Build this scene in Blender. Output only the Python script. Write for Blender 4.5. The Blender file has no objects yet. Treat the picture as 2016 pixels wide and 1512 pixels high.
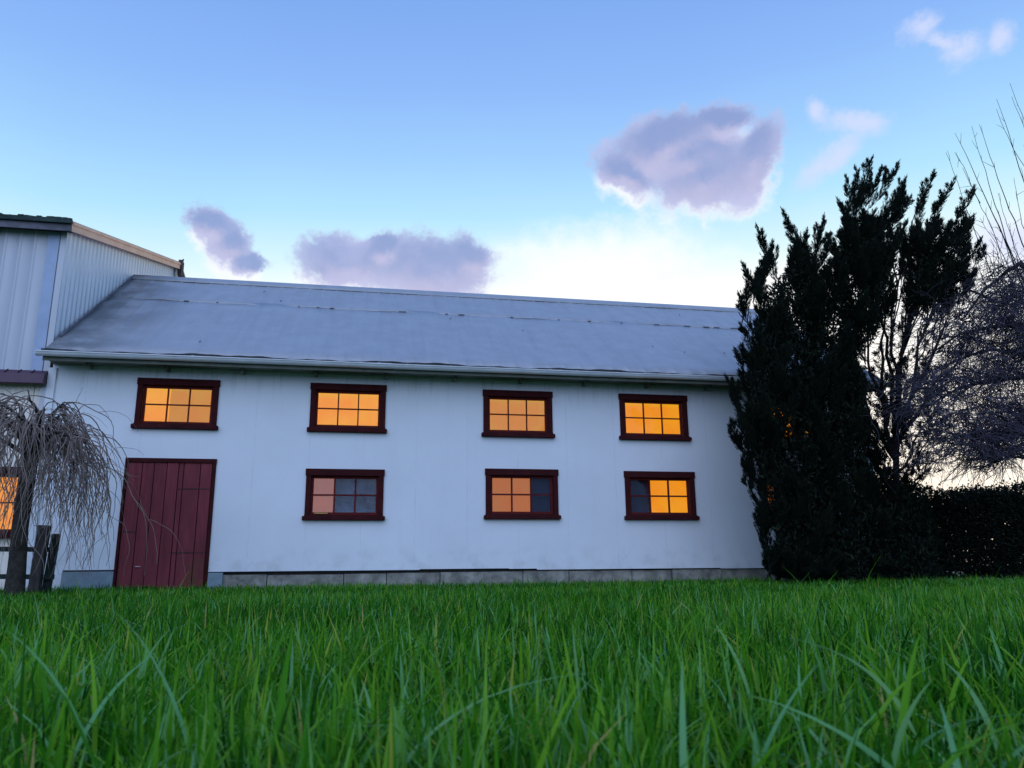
import bpy, bmesh, math, random
import numpy as np
from mathutils import Matrix, Vector
random.seed(7); RNG = np.random.default_rng(7)
SC = bpy.context.scene
COL = SC.collection
R = math.radians

# ------------------------------------------------------------------ camera
CAM_H = 0.30
PITCH, ROLL, YAW = 0.23328, -0.009665, -0.188758
FPX = 1540.0
cam_d = bpy.data.cameras.new('camera'); cam = bpy.data.objects.new('camera', cam_d); COL.objects.link(cam)
cam_d.sensor_width = 36; cam_d.lens = FPX/2016*36; cam_d.clip_start = 0.02; cam_d.clip_end = 2000
CM = (Matrix.Rotation(YAW, 4, 'Z') @ Matrix.Rotation(math.pi/2+PITCH, 4, 'X') @ Matrix.Rotation(ROLL, 4, 'Z'))
cam.matrix_world = Matrix.Translation((0, 0, CAM_H)) @ CM
cam_d.dof.use_dof = True; cam_d.dof.focus_distance = 9.0; cam_d.dof.aperture_fstop = 9.0
SC.camera = cam
CM3 = np.array([[CM[i][j] for j in range(3)] for i in range(3)])

def ray(px, py):
    return CM3 @ np.array([(px-1008)/FPX, -(py-756)/FPX, -1.0])

def at(px, py, Y):
    """point at wall-parallel distance Y seen in direction (px, py)"""
    d = ray(px, py); t = Y/d[1]
    return np.array([d[0]*t, Y, d[2]*t+CAM_H])

def azel(px, py):
    d = ray(px, py)
    return math.degrees(math.atan2(d[0], d[1])), math.degrees(math.atan2(d[2], math.hypot(d[0], d[1])))

# ------------------------------------------------------------------ world
W = bpy.data.worlds.new('World'); SC.world = W; W.use_nodes = True
nt = W.node_tree; nt.nodes.clear()

class NG:
    """tiny helper to write node maths"""
    def __init__(s, nt): s.nt = nt; s.N = nt.nodes; s.L = nt.links
    def n(s, t, **k):
        o = s.N.new(t)
        for a, b in k.items(): setattr(o, a, b)
        return o
    def setin(s, sock, v):
        if isinstance(v, bpy.types.NodeSocket): s.L.new(v, sock)
        else: sock.default_value = v
    def m(s, op, a, b=0.0, c=None, clamp=False):
        o = s.n('ShaderNodeMath', operation=op, use_clamp=clamp)
        s.setin(o.inputs[0], a); s.setin(o.inputs[1], b)
        if c is not None: s.setin(o.inputs[2], c)
        return o.outputs[0]
    def ss(s, v, a, b):
        o = s.n('ShaderNodeMapRange', interpolation_type='SMOOTHSTEP')
        s.setin(o.inputs[0], v); o.inputs[1].default_value = a; o.inputs[2].default_value = b
        return o.outputs[0]
    def mix(s, f, a, b, mode='MIX'):
        o = s.n('ShaderNodeMix', data_type='RGBA', blend_type=mode)
        s.setin(o.inputs[0], f)
        for i, v in ((6, a), (7, b)):
            if isinstance(v, tuple) and len(v) == 3: v = (*v, 1)
            s.setin(o.inputs[i], v)
        return o.outputs[2]
    def ramp(s, f, stops, interp='LINEAR'):
        o = s.n('ShaderNodeValToRGB'); s.setin(o.inputs[0], f); cr = o.color_ramp; cr.interpolation = interp
        while len(cr.elements) < len(stops): cr.elements.new(0.5)
        for e, (p, c) in zip(cr.elements, stops): e.position = p; e.color = (*c, 1) if len(c) == 3 else c
        return o.outputs[0]
    def noise(s, vec, scale, detail=4, rough=0.55, dist=0.0, color=False):
        o = s.n('ShaderNodeTexNoise'); o.inputs['Scale'].default_value = scale; o.inputs['Detail'].default_value = detail
        o.inputs['Roughness'].default_value = rough; o.inputs['Distortion'].default_value = dist
        if vec is not None: s.L.new(vec, o.inputs['Vector'])
        return o.outputs['Color' if color else 'Fac']

g = NG(nt)
SUN_EL, SUN_AZ = R(34), R(195)      # the soft light of the open sky behind the photographer
tc = g.n('ShaderNodeTexCoord'); D = tc.outputs['Generated']
sp = g.n('ShaderNodeSeparateXYZ'); g.L.new(D, sp.inputs[0])
X, Y_, Z = sp.outputs
hyp = g.m('SQRT', g.m('ADD', g.m('MULTIPLY', X, X), g.m('MULTIPLY', Y_, Y_)))
AZ = g.m('MULTIPLY', g.m('ARCTAN2', X, Y_), 180/math.pi)
EL = g.m('MULTIPLY', g.m('ARCTAN2', Z, hyp), 180/math.pi)
da = g.m('MULTIPLY', g.m('SUBTRACT', AZ, 19.0), 0.21)
de = g.m('SUBTRACT', EL, 3.0)
T = g.m('SQRT', g.m('ADD', g.m('MULTIPLY', da, da), g.m('MULTIPLY', de, de)))
T = g.m('ADD', T, g.m('MULTIPLY', g.m('SUBTRACT', g.noise(D, 2.2, 3), 0.5), 3.0))
def lin(r, g_, b):
    f = lambda v: (v/255/12.92) if v/255 <= 0.04045 else ((v/255+0.055)/1.055)**2.4
    return (f(r), f(g_), f(b))
base = g.ramp(g.m('DIVIDE', T, 90.0), [
    (0.0, (1.10, 0.97, 0.78)), (0.06, (1.12, 1.03, 0.92)), (0.13, (1.10, 1.06, 1.02)), (0.185, (1.0, 1.03, 1.05)),
    (0.215, lin(216, 246, 255)), (0.25, lin(178, 228, 255)), (0.295, lin(156, 205, 253)), (0.345, lin(139, 184, 249)),
    (0.40, lin(126, 171, 240)), (0.47, lin(117, 162, 233)), (0.62, lin(108, 150, 220)), (1.0, lin(118, 148, 214))])

# clouds: a few soft lobes in the sky sphere broken up by noise
va = g.n('ShaderNodeVectorMath', operation='ADD'); g.L.new(D, va.inputs[0]); va.inputs[1].default_value = (3.7, 1.9, 8.3)
wv = g.noise(va.outputs[0], 13.0, 9, 0.70, 0.2, color=True)
wsep = g.n('ShaderNodeSeparateColor'); g.L.new(wv, wsep.inputs[0])
fine = g.noise(D, 30.0, 6, 0.62)
AZw = g.m('ADD', AZ, g.m('MULTIPLY', g.m('SUBTRACT', wsep.outputs[0], 0.5), 3.4))
ELw = g.m('ADD', EL, g.m('MULTIPLY', g.m('SUBTRACT', wsep.outputs[1], 0.5), 2.8))
def lobe(px, py, rx, ry, tilt=0):
    a0, e0 = azel(px, py)
    k = 1/FPX*180/math.pi
    ce = math.cos(R(e0))
    dx = g.m('MULTIPLY', g.m('SUBTRACT', AZw, a0), ce); dy = g.m('SUBTRACT', ELw, e0)
    c, s_ = math.cos(R(tilt)), math.sin(R(tilt))
    # local apparent scale of the lens at this direction
    off = math.hypot((px-1008)/FPX, (py-756)/FPX); kk = k/(1+off*off*0.9)
    u = g.m('ADD', g.m('MULTIPLY', dx, c/(rx*kk)), g.m('MULTIPLY', dy, s_/(rx*kk)))
    v = g.m('ADD', g.m('MULTIPLY', dx, -s_/(ry*kk)), g.m('MULTIPLY', dy, c/(ry*kk)))
    q = g.m('SQRT', g.m('ADD', g.m('MULTIPLY', u, u), g.m('MULTIPLY', v, v)))
    return g.m('SUBTRACT', 1.0, q), v
def union(ls):
    o = ls[0]
    for l in ls[1:]: o = g.m('SMOOTH_MAX', o, l, 0.42)
    return o
def dens(f, amp, a, b):
    return g.ss(g.m('ADD', f, g.m('MULTIPLY', g.m('SUBTRACT', fine, 0.5), amp)), a, b)
BIG = [(1310, 280, 150, 62, 10), (1385, 345, 128, 86, 0), (1488, 314, 56, 104, -28), (1228, 342, 84, 46, -22), (1420, 238, 76, 38, 0), (1360, 305, 110, 55, 0)]
MID = [(690, 515, 118, 60, 0), (850, 530, 140, 75, -4), (752, 484, 46, 28, 0), (925, 505, 52, 52, 0)]
SML = [(416, 440, 56, 42, -10), (446, 474, 52, 50, -45), (490, 512, 48, 30, 0)]
LIG = [(1640, 312, 110, 30, 32), (1690, 240, 80, 34, -10), (1612, 222, 30, 36, 0)]
TOPC = [(1885, 98, 62, 46, -20), (1808, 54, 46, 38, 20), (1972, 76, 36, 38, 0), (1850, 80, 60, 22, -25)]
EDG = [(2000, 480, 80, 95, 30)]
def U(ls, dy=0): return union([lobe(p[0], p[1]+dy, *p[2:])[0] for p in ls])
dark = U(BIG+MID+SML); shf = U(BIG+MID+SML, 26)
dd = dens(dark, 1.25, -0.12, 0.30)
rim = g.m('MULTIPLY', dens(g.m('ADD', shf, 0.08), 1.2, 0.0, 0.55), g.m('MULTIPLY', g.ss(EL, 31.0, 28.5), g.ss(g.m('SUBTRACT', shf, dark), -0.25, 0.25)))
light = U(LIG+TOPC+EDG)
dl = dens(light, 1.2, -0.15, 0.95)
bank = dens(union([lobe(1180, 520, 330, 110, 0)[0], lobe(1500, 590, 300, 90, 0)[0]]), 0.9, 0.0, 0.9)
sky = g.mix(g.m('MULTIPLY', bank, 0.75), base, (1.03, 1.03, 1.04))
sky = g.mix(g.m('MULTIPLY', rim, 0.85), sky, (0.97, 0.97, 1.0))
sky = g.mix(g.m('MULTIPLY', dl, 0.8), sky, lin(214, 222, 252))
low = g.ss(g.m('ADD', g.m('SUBTRACT', shf, dark), g.m('MULTIPLY', g.m('SUBTRACT', fine, 0.5), 0.5)), -0.5, 0.55)
thick = g.ss(dark, -0.05, 0.55)
body = g.mix(low, lin(138, 157, 208), lin(184, 184, 222))
body = g.mix(g.m('MULTIPLY', g.m('SUBTRACT', 1.0, thick), 0.6), body, lin(200, 208, 246))
body = g.mix(g.m('MULTIPLY', g.ss(g.noise(D, 14, 4), 0.50, 0.75), 0.35), body, lin(196, 196, 236))
sky = g.mix(g.m('MULTIPLY', dd, 0.95), sky, body)
# a little of the physical twilight sky on top
nis = g.n('ShaderNodeTexSky', sky_type='NISHITA'); nis.sun_disc = False; nis.sun_elevation = R(4); nis.sun_rotation = R(19)
sky = g.mix(0.012, sky, nis.outputs[0], 'ADD')
bg = g.n('ShaderNodeBackground'); g.L.new(sky, bg.inputs[0]); bg.inputs[1].default_value = 1.0
out = g.n('ShaderNodeOutputWorld'); g.L.new(bg.outputs[0], out.inputs[0])
W.cycles.sampling_method = 'MANUAL'; W.cycles.sample_map_resolution = 512

sun_d = bpy.data.lights.new('sun', 'SUN'); sun = bpy.data.objects.new('sun', sun_d); COL.objects.link(sun)
sun_d.energy = 1.42; sun_d.angle = R(70); sun_d.color = (0.68, 0.76, 1.0)
sd = Vector((math.sin(SUN_AZ)*math.cos(SUN_EL), math.cos(SUN_AZ)*math.cos(SUN_EL), math.sin(SUN_EL)))
sun.rotation_euler = sd.to_track_quat('Z', 'Y').to_euler()
SC.view_settings.view_transform = 'Standard'; SC.view_settings.look = 'None'
SC.view_settings.exposure = 0.0; SC.view_settings.gamma = 1.0
SC.cycles.max_bounces = 6; SC.cycles.transparent_max_bounces = 8

# ------------------------------------------------------------------ helpers
def tag(o, label=None, cat=None, group=None, kind=None):
    if label: o['label'] = label
    if cat: o['category'] = cat
    if group: o['group'] = group
    if kind: o['kind'] = kind
    return o

def empty(name, loc, label=None, cat=None, group=None):
    o = bpy.data.objects.new(name, None); COL.objects.link(o); o.location = loc; o.empty_display_size = 0.2
    return tag(o, label, cat, group)

def link(name, me, mat, parent=None, smooth=False):
    o = bpy.data.objects.new(name, me); COL.objects.link(o)
    if mat: me.materials.append(mat)
    if smooth: me.polygons.foreach_set('use_smooth', [True]*len(me.polygons))
    if parent:
        o.parent = parent
        o.matrix_parent_inverse = Matrix.Identity(4)
        base_ = parent
        off = Vector((0, 0, 0))
        while base_:
            off += base_.location; base_ = base_.parent
        o.location = -off
    return o

def np_mesh(name, verts, faces, attrs=None):
    """verts (N,3); faces (M,k) all the same size"""
    me = bpy.data.meshes.new(name); verts = np.asarray(verts, np.float32); faces = np.asarray(faces, np.int32)
    me.vertices.add(len(verts)); me.vertices.foreach_set('co', verts.ravel())
    k = faces.shape[1]; me.loops.add(faces.size); me.loops.foreach_set('vertex_index', faces.ravel())
    me.polygons.add(len(faces)); me.polygons.foreach_set('loop_start', np.arange(0, faces.size, k, dtype=np.int32))
    me.polygons.foreach_set('loop_total', np.full(len(faces), k, np.int32))
    if attrs:
        for an, av in attrs.items():
            a = me.attributes.new(an, 'FLOAT', 'POINT'); a.data.foreach_set('value', np.asarray(av, np.float32))
    me.update(calc_edges=True); me.validate()
    return me

class MB:
    """collects boxes and prisms, builds ONE mesh object"""
    def __init__(s): s.bm = bmesh.new()
    def box(s, x0, x1, y0, y1, z0, z1, bev=0.0):
        r = bmesh.ops.create_cube(s.bm, size=1.0)
        vs = r['verts']
        for v in vs: v.co = Vector(((x0+x1)/2+v.co.x*(x1-x0), (y0+y1)/2+v.co.y*(y1-y0), (z0+z1)/2+v.co.z*(z1-z0)))
        if bev:
            es = list({e for v in vs for e in v.link_edges})
            bmesh.ops.bevel(s.bm, geom=es, offset=bev, segments=2, affect='EDGES', profile=0.6)
        return s
    def bar(s, p0, p1, w, h, bev=0.0):
        p0, p1 = Vector(p0), Vector(p1); d = p1-p0; L = d.length
        r = bmesh.ops.create_cube(s.bm, size=1.0); vs = r['verts']
        q = d.to_track_quat('Z', 'Y').to_matrix()
        for v in vs: v.co = (p0+p1)/2 + q @ Vector((v.co.x*w, v.co.y*h, v.co.z*L))
        if bev:
            es = list({e for v in vs for e in v.link_edges})
            bmesh.ops.bevel(s.bm, geom=es, offset=bev, segments=2, affect='EDGES')
        return s
    def quad(s, *ps):
        s.bm.faces.new([s.bm.verts.new(p) for p in ps]); return s
    def prism(s, prof, x0, x1):
        """profile of (y,z) extruded along x"""
        a = [s.bm.verts.new((x0, y, z)) for y, z in prof]; b = [s.bm.verts.new((x1, y, z)) for y, z in prof]
        n = len(prof)
        for i in range(n): s.bm.faces.new((a[i], a[(i+1) % n], b[(i+1) % n], b[i]))
        s.bm.faces.new(a[::-1]); s.bm.faces.new(b)
        return s
    def build_each(s, name, mat, parent=None):
        """one object per loose piece"""
        bm = s.bm; bm.verts.index_update(); bm.verts.ensure_lookup_table(); seen = set(); out_ = []
        for v in list(bm.verts):
            if v.index in seen: continue
            st_, isl = [v], []; seen.add(v.index)
            while st_:
                u = st_.pop(); isl.append(u)
                for e in u.link_edges:
                    w_ = e.other_vert(u)
                    if w_.index not in seen: seen.add(w_.index); st_.append(w_)
            ix = {u.index: i for i, u in enumerate(isl)}
            fs = {f for u in isl for f in u.link_faces}
            me = bpy.data.meshes.new(name); me.from_pydata([u.co[:] for u in isl], [], [[ix[q.index] for q in f.verts] for f in fs])
            out_.append(link(name, me, mat, parent))
        bm.free(); return out_
    def build(s, name, mat, parent=None, smooth=False):
        bmesh.ops.recalc_face_normals(s.bm, faces=s.bm.faces)
        me = bpy.data.meshes.new(name); s.bm.to_mesh(me); s.bm.free()
        return link(name, me, mat, parent, smooth)

# ------------------------------------------------------------------ materials
def mat(name, color, rough=0.7, metal=0.0, var=0.15, scale=6.0, bump=0.0, bscale=40.0, spec=0.5, fn=None, streak=None):
    m = bpy.data.materials.new(name); m.use_nodes = True; nt = m.node_tree; G = NG(nt)
    p = nt.nodes['Principled BSDF']; tc = G.n('ShaderNodeTexCoord'); V = tc.outputs['Object']
    if streak:
        mp = G.n('ShaderNodeMapping'); mp.inputs['Scale'].default_value = streak; G.L.new(V, mp.inputs[0]); Vs = mp.outputs[0]
    else: Vs = V
    n1 = G.noise(Vs, scale, 6, 0.6)
    dk = tuple(c*(1-var) for c in color); lt = tuple(min(1, c*(1+var)) for c in color)
    c = G.ramp(n1, [(0.3, dk), (0.7, lt)])
    if fn: c = fn(G, V, c)
    G.L.new(c, p.inputs['Base Color'])
    p.inputs['Roughness'].default_value = rough; p.inputs['Metallic'].default_value = metal
    p.inputs['Specular IOR Level'].default_value = spec
    if bump:
        b = G.n('ShaderNodeBump'); b.inputs['Strength'].default_value = bump; b.inputs['Distance'].default_value = 0.02
        G.L.new(G.noise(Vs, bscale, 5, 0.6), b.inputs['Height']); G.L.new(b.outputs[0], p.inputs['Normal'])
    return m

def wall_fn(G, V, c):
    mp = G.n('ShaderNodeMapping'); mp.inputs['Scale'].default_value = (1.6, 1.6, 0.16); G.L.new(V, mp.inputs[0])
    st = G.noise(mp.outputs[0], 3.0, 6, 0.65)
    c = G.mix(G.m('MULTIPLY', G.ss(st, 0.50, 0.78), 0.09), c, (0.46, 0.47, 0.45))
    sp = G.n('ShaderNodeSeparateXYZ'); G.L.new(V, sp.inputs[0])
    # splashed dirt just above the foundation, grime streaks hanging from the eave board
    low = G.m('MULTIPLY', G.ss(sp.outputs[2], 0.85, 0.3), G.ss(G.noise(V, 4.0, 5), 0.42, 0.7))
    c = G.mix(G.m('MULTIPLY', low, 0.28), c, (0.33, 0.34, 0.30))
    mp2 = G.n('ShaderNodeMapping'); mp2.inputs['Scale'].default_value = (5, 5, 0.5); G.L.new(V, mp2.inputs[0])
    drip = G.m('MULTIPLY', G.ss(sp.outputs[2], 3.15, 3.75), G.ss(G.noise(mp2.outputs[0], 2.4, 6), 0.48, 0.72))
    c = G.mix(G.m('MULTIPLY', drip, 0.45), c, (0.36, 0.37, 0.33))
    return c
M = {}
M['wall'] = mat('white_siding', (0.74, 0.76, 0.78), 0.55, var=0.03, scale=1.2, bump=0.12, bscale=9, fn=wall_fn, spec=0.3)
M['foundation'] = mat('old_concrete', (0.25, 0.235, 0.20), 0.9, var=0.55, scale=5, bump=0.6, bscale=18)
M['concrete'] = mat('smooth_concrete', (0.20, 0.26, 0.29), 0.85, var=0.2, scale=5, bump=0.3)
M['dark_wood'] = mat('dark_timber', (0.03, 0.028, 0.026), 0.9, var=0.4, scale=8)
M['void'] = mat('dark_interior', (0.02, 0.02, 0.024), 0.9, var=0.1)
def roof_fn(G, V, c):
    mp = G.n('ShaderNodeMapping'); mp.inputs['Scale'].default_value = (1.3, 0.12, 0.12); G.L.new(V, mp.inputs[0])
    st = G.noise(mp.outputs[0], 3.5, 6, 0.6)
    c = G.mix(G.m('MULTIPLY', G.ss(st, 0.45, 0.75), 0.3), c, (0.25, 0.27, 0.29))
    c = G.mix(G.m('MULTIPLY', G.ss(G.noise(V, 0.7, 5), 0.52, 0.75), 0.3), c, (0.40, 0.42, 0.45))
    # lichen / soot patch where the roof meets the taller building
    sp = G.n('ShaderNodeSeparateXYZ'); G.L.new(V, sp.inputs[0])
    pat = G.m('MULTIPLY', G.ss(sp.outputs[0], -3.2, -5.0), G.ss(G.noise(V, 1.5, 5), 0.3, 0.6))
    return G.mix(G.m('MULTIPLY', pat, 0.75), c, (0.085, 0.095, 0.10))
M['roof'] = mat('weathered_tin_roof', (0.37, 0.385, 0.41), 0.5, metal=0.2, var=0.08, scale=3, bump=0.12, bscale=4, fn=roof_fn)
M['gutter'] = mat('white_gutter_paint', (0.66, 0.68, 0.70), 0.4, var=0.12, scale=2.5)
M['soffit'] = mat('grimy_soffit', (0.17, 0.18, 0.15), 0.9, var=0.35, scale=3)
M['maroon'] = mat('dark_maroon_paint', (0.046, 0.008, 0.009), 0.85, var=0.3, scale=5, bump=0.25, bscale=30, spec=0.12)
M['sash'] = mat('red_sash_paint', (0.10, 0.012, 0.012), 0.8, var=0.25, scale=8, spec=0.15)
def door_fn(G, V, c):
    mp = G.n('ShaderNodeMapping'); mp.inputs['Scale'].default_value = (9, 9, 0.7); G.L.new(V, mp.inputs[0])
    st = G.noise(mp.outputs[0], 4.0, 8, 0.7)
    c = G.mix(G.m('MULTIPLY', G.ss(st, 0.5, 0.8), 0.65), c, (0.055, 0.018, 0.020))
    c = G.mix(G.m('MULTIPLY', G.ss(G.noise(mp.outputs[0], 7.0, 8, 0.7), 0.62, 0.8), 0.35), c, (0.24, 0.10, 0.10))
    sp = G.n('ShaderNodeSeparateXYZ'); G.L.new(V, sp.inputs[0])
    r = G.m('MULTIPLY', G.ss(sp.outputs[0], -2.85, -2.62), G.ss(sp.outputs[2], 0.7, 0.2))
    r = G.m('MULTIPLY', r, G.ss(G.noise(V, 7, 5), 0.35, 0.6))
    return G.mix(G.m('MULTIPLY', r, 0.8), c, (0.09, 0.055, 0.02))
M['door'] = mat('weathered_red_planks', (0.18, 0.034, 0.042), 0.6, var=0.25, scale=2, bump=0.5, bscale=6, fn=door_fn, spec=0.15, streak=(6, 6, 0.8))
M['tin_upper'] = mat('ribbed_white_tin', (0.52, 0.53, 0.56), 0.45, metal=0.1, var=0.12, scale=1.1, streak=(1.2, 1.2, 0.15), bump=0.1, bscale=4)
M['tin_side'] = mat('ribbed_pale_tin', (0.64, 0.68, 0.76), 0.42, metal=0.1, var=0.06, scale=1.5, bump=0.08, bscale=4)
M['tin_lower'] = mat('cream_ribbed_tin', (0.86, 0.78, 0.66), 0.5, var=0.12, scale=2.0, bump=0.1)  # cream tint paints in the warm light on the wall below the awning
M['rake'] = mat('pinkish_rake_board', (0.92, 0.50, 0.33), 0.6, var=0.2, scale=3, streak=(1, 0.5, 1))  # pink-orange tint carries the warm light caught along the rake
M['moss_edge'] = mat('mossy_roof_edge', (0.026, 0.045, 0.040), 0.9, var=0.5, scale=9, bump=0.8, bscale=25)
M['fascia'] = mat('grey_fascia', (0.12, 0.115, 0.14), 0.7, var=0.4, scale=5)
M['awning'] = mat('dark_red_tin_awning', (0.060, 0.020, 0.045), 0.5, var=0.3, scale=4)
M['post_brown'] = mat('weathered_brown_post', (0.055, 0.045, 0.042), 0.9, var=0.4, scale=5, bump=0.7, streak=(5, 5, 0.6))
M['post_green'] = mat('mossy_green_post', (0.016, 0.030, 0.024), 0.9, var=0.4, scale=5, bump=0.7, streak=(5, 5, 0.6))

def lit_mat(name, col, strength, edge=(1.0, 0.40, 0.015)):
    """a blind glowing with the lamps of the room behind it"""
    m = bpy.data.materials.new(name); m.use_nodes = True; nt = m.node_tree; G = NG(nt); p = nt.nodes['Principled BSDF']
    tc = G.n('ShaderNodeTexCoord')
    c = G.ramp(G.noise(tc.outputs['Object'], 2.2, 3, 0.5), [(0.40, col), (0.78, edge)])
    sp = G.n('ShaderNodeSeparateXYZ'); G.L.new(tc.outputs['Object'], sp.inputs[0])
    c = G.mix(G.m('MULTIPLY', G.ss(sp.outputs[2], 3.28, 3.36), 0.7), c, (col[0]*.95, min(1, col[1]*1.4), col[2]*1.1))
    G.L.new(c, p.inputs['Emission Color']); p.inputs['Emission Strength'].default_value = strength
    p.inputs['Base Color'].default_value = (0.01, 0.004, 0.002, 1); p.inputs['Roughness'].default_value = 0.8
    return m
M['lit_bright'] = lit_mat('lamp_lit_blind', (1.0, 0.30, 0.012), 1.0)
M['lit_mid'] = lit_mat('dimmer_lamp_lit_blind', (0.70, 0.225, 0.014), 0.95, (0.66, 0.30, 0.014))
M['lit_pink'] = lit_mat('dull_pink_blind', (0.30, 0.12, 0.10), 0.95, (0.36, 0.13, 0.09))
M['lit_orange'] = lit_mat('dull_orange_blind', (0.52, 0.14, 0.035), 0.95, (0.46, 0.17, 0.05))

M['curtain'] = mat('blue_grey_curtain', (0.075, 0.10, 0.16), 0.9, var=0.6, scale=4)  # blue-grey colour stands in for sky reflected in the dark panes
M['dark_curtain'] = mat('navy_curtain', (0.02, 0.018, 0.05), 0.9, var=0.4, scale=5)
def glass_mat():
    m = bpy.data.materials.new('window_glass'); m.use_nodes = True; nt = m.node_tree; G = NG(nt); nt.nodes.clear()
    tr = G.n('ShaderNodeBsdfTransparent'); tr.inputs[0].default_value = (0.93, 0.95, 0.95, 1)
    gl = G.n('ShaderNodeBsdfGlossy'); gl.inputs['Roughness'].default_value = 0.03; gl.inputs[0].default_value = (0.8, 0.8, 0.8, 1)
    b = G.n('ShaderNodeBump'); b.inputs['Strength'].default_value = 0.05; tc = G.n('ShaderNodeTexCoord')
    G.L.new(G.noise(tc.outputs['Object'], 5, 2), b.inputs['Height']); G.L.new(b.outputs[0], gl.inputs['Normal'])
    f = G.n('ShaderNodeFresnel'); f.inputs[0].default_value = 1.5
    mx = G.n('ShaderNodeMixShader'); G.L.new(G.m('MULTIPLY', f.outputs[0], 0.42), mx.inputs[0])
    G.L.new(tr.outputs[0], mx.inputs[1]); G.L.new(gl.outputs[0], mx.inputs[2])
    o = G.n('ShaderNodeOutputMaterial'); G.L.new(mx.outputs[0], o.inputs[0])
    return m
M['glass'] = glass_mat()

def plant_mat(name, stops, rough=0.6, transl=0.25, spec=0.4):
    """colour from the per-leaf attribute 'tone'"""
    m = bpy.data.materials.new(name); m.use_nodes = True; nt = m.node_tree; G = NG(nt); p = nt.nodes['Principled BSDF']
    a = G.n('ShaderNodeAttribute'); a.attribute_name = 'tone'
    c = G.ramp(a.outputs['Fac'], stops); G.L.new(c, p.inputs['Base Color']); p.inputs['Roughness'].default_value = rough
    p.inputs['Specular IOR Level'].default_value = spec
    if transl:
        t = G.n('ShaderNodeBsdfTranslucent'); G.L.new(c, t.inputs[0])
        mx = G.n('ShaderNodeMixShader'); mx.inputs[0].default_value = transl
        G.L.new(p.outputs[0], mx.inputs[1]); G.L.new(t.outputs[0], mx.inputs[2])
        G.L.new(mx.outputs[0], nt.nodes['Material Output'].inputs[0])
    return m
M['grass'] = plant_mat('grass_blades', [(0.0, (0.005, 0.050, 0.001)), (0.28, (0.019, 0.148, 0.004)), (0.54, (0.062, 0.258, 0.008)),
                                       (0.80, (0.185, 0.420, 0.020)), (0.90, (0.170, 0.44, 0.170)), (0.97, (0.38, 0.42, 0.05)), (1.0, (0.45, 0.38, 0.12))], 0.55, 0.40, 0.15)
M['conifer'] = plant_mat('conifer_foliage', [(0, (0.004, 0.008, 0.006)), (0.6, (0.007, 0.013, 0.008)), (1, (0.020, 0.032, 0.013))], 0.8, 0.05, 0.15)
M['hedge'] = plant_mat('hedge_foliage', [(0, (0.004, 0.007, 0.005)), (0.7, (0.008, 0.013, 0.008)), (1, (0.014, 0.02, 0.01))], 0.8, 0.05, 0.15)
M['bark_dark'] = mat('dark_bark', (0.022, 0.020, 0.022), 0.95, var=0.4, scale=12, bump=0.8, bscale=30, spec=0.1)
M['twig_purple'] = mat('purplish_twigs', (0.085, 0.074, 0.100), 0.85, var=0.4, scale=3, spec=0.2)
M['twig_grey'] = mat('grey_brown_twigs', (0.23, 0.175, 0.15), 0.85, var=0.45, scale=3, spec=0.2)
M['bark_left'] = mat('mottled_bark', (0.045, 0.040, 0.034), 0.95, var=0.5, scale=9, bump=0.9, bscale=25, spec=0.1)

# ------------------------------------------------------------------ ground
gm = mat('lawn_soil', (0.020, 0.075, 0.016), 0.95, var=0.5, scale=3.0, bump=0.6, bscale=20)
ground = MB().quad((-300, -300, 0), (300, -300, 0), (300, 500, 0), (-300, 500, 0)).build('ground', gm)
tag(ground, kind='structure')

# ------------------------------------------------------------------ barn
WY = 13.8
XL, XR = -5.14, float(at(1722, 900, WY)[0])-0.02
ZT = 3.86
barn = empty('barn', (2.4, WY, 0), 'long low white barn with grey tin roof, red plank door and rows of lit windows', 'barn')
wins = [  # x0, x1, z0 (bottom of sill), z1 (top of casing), lower?
    (-3.79, -2.485, 2.65, 3.52, 'A'), (-0.955, 0.345, 2.66, 3.53, 'B'), (2.10, 3.385, 2.64, 3.51, 'C'), (4.69, 6.035, 2.64, 3.52, 'D'), (7.42, 8.75, 2.64, 3.52, 'E'),
    (-0.96, 0.35, 1.145, 2.02, 'b'), (2.14, 3.46, 1.17, 2.065, 'c'), (4.73, 6.09, 1.165, 2.055, 'd'), (7.45, 8.78, 1.165, 2.055, 'e')]
door = (-3.85, -2.44, 0.0, 2.16)
ops = [(x0+0.07, x1-0.07, z0+0.07, z1-0.07) for x0, x1, z0, z1, _ in wins] + [(door[0]+0.02, door[1]-0.02, 0.0, door[3]-0.02)]
bot = lambda x: 0.0 if x < -4.62 else (0.36 if x < -3 else (0.315 if x < 1.0 else (0.327 if x < 2.55 else (0.318 if x < 3.05 else (0.300 if x < 6.5 else 0.29)))))
xs = sorted(set([XL, XR, -4.62, 1.0, 2.55, 3.05, 6.5, -3.0] + [round(v, 4) for o in ops for v in o[:2]]))
zs = sorted(set([0.0, ZT] + [round(v, 4) for o in ops for v in o[2:]]))
def hole(x, z): return any(o[0] < x < o[1] and o[2] < z < o[3] for o in ops)
mb = MB()
for i in range(len(xs)-1):
    xa, xb = xs[i], xs[i+1]; xm = (xa+xb)/2; b0 = bot(xm)
    zz = sorted(set([b0]+[z for z in zs if z > b0]))
    for j in range(len(zz)-1):
        za, zb = zz[j], zz[j+1]
        if hole(xm, (za+zb)/2): continue
        mb.quad((xa, WY, za), (xb, WY, za), (xb, WY, zb), (xa, WY, zb))
    if b0 > 0 and not hole(xm, 0.2): mb.quad((xa, WY, b0), (xb, WY, b0), (xb, WY+0.12, b0), (xa, WY+0.12, b0))
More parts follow.
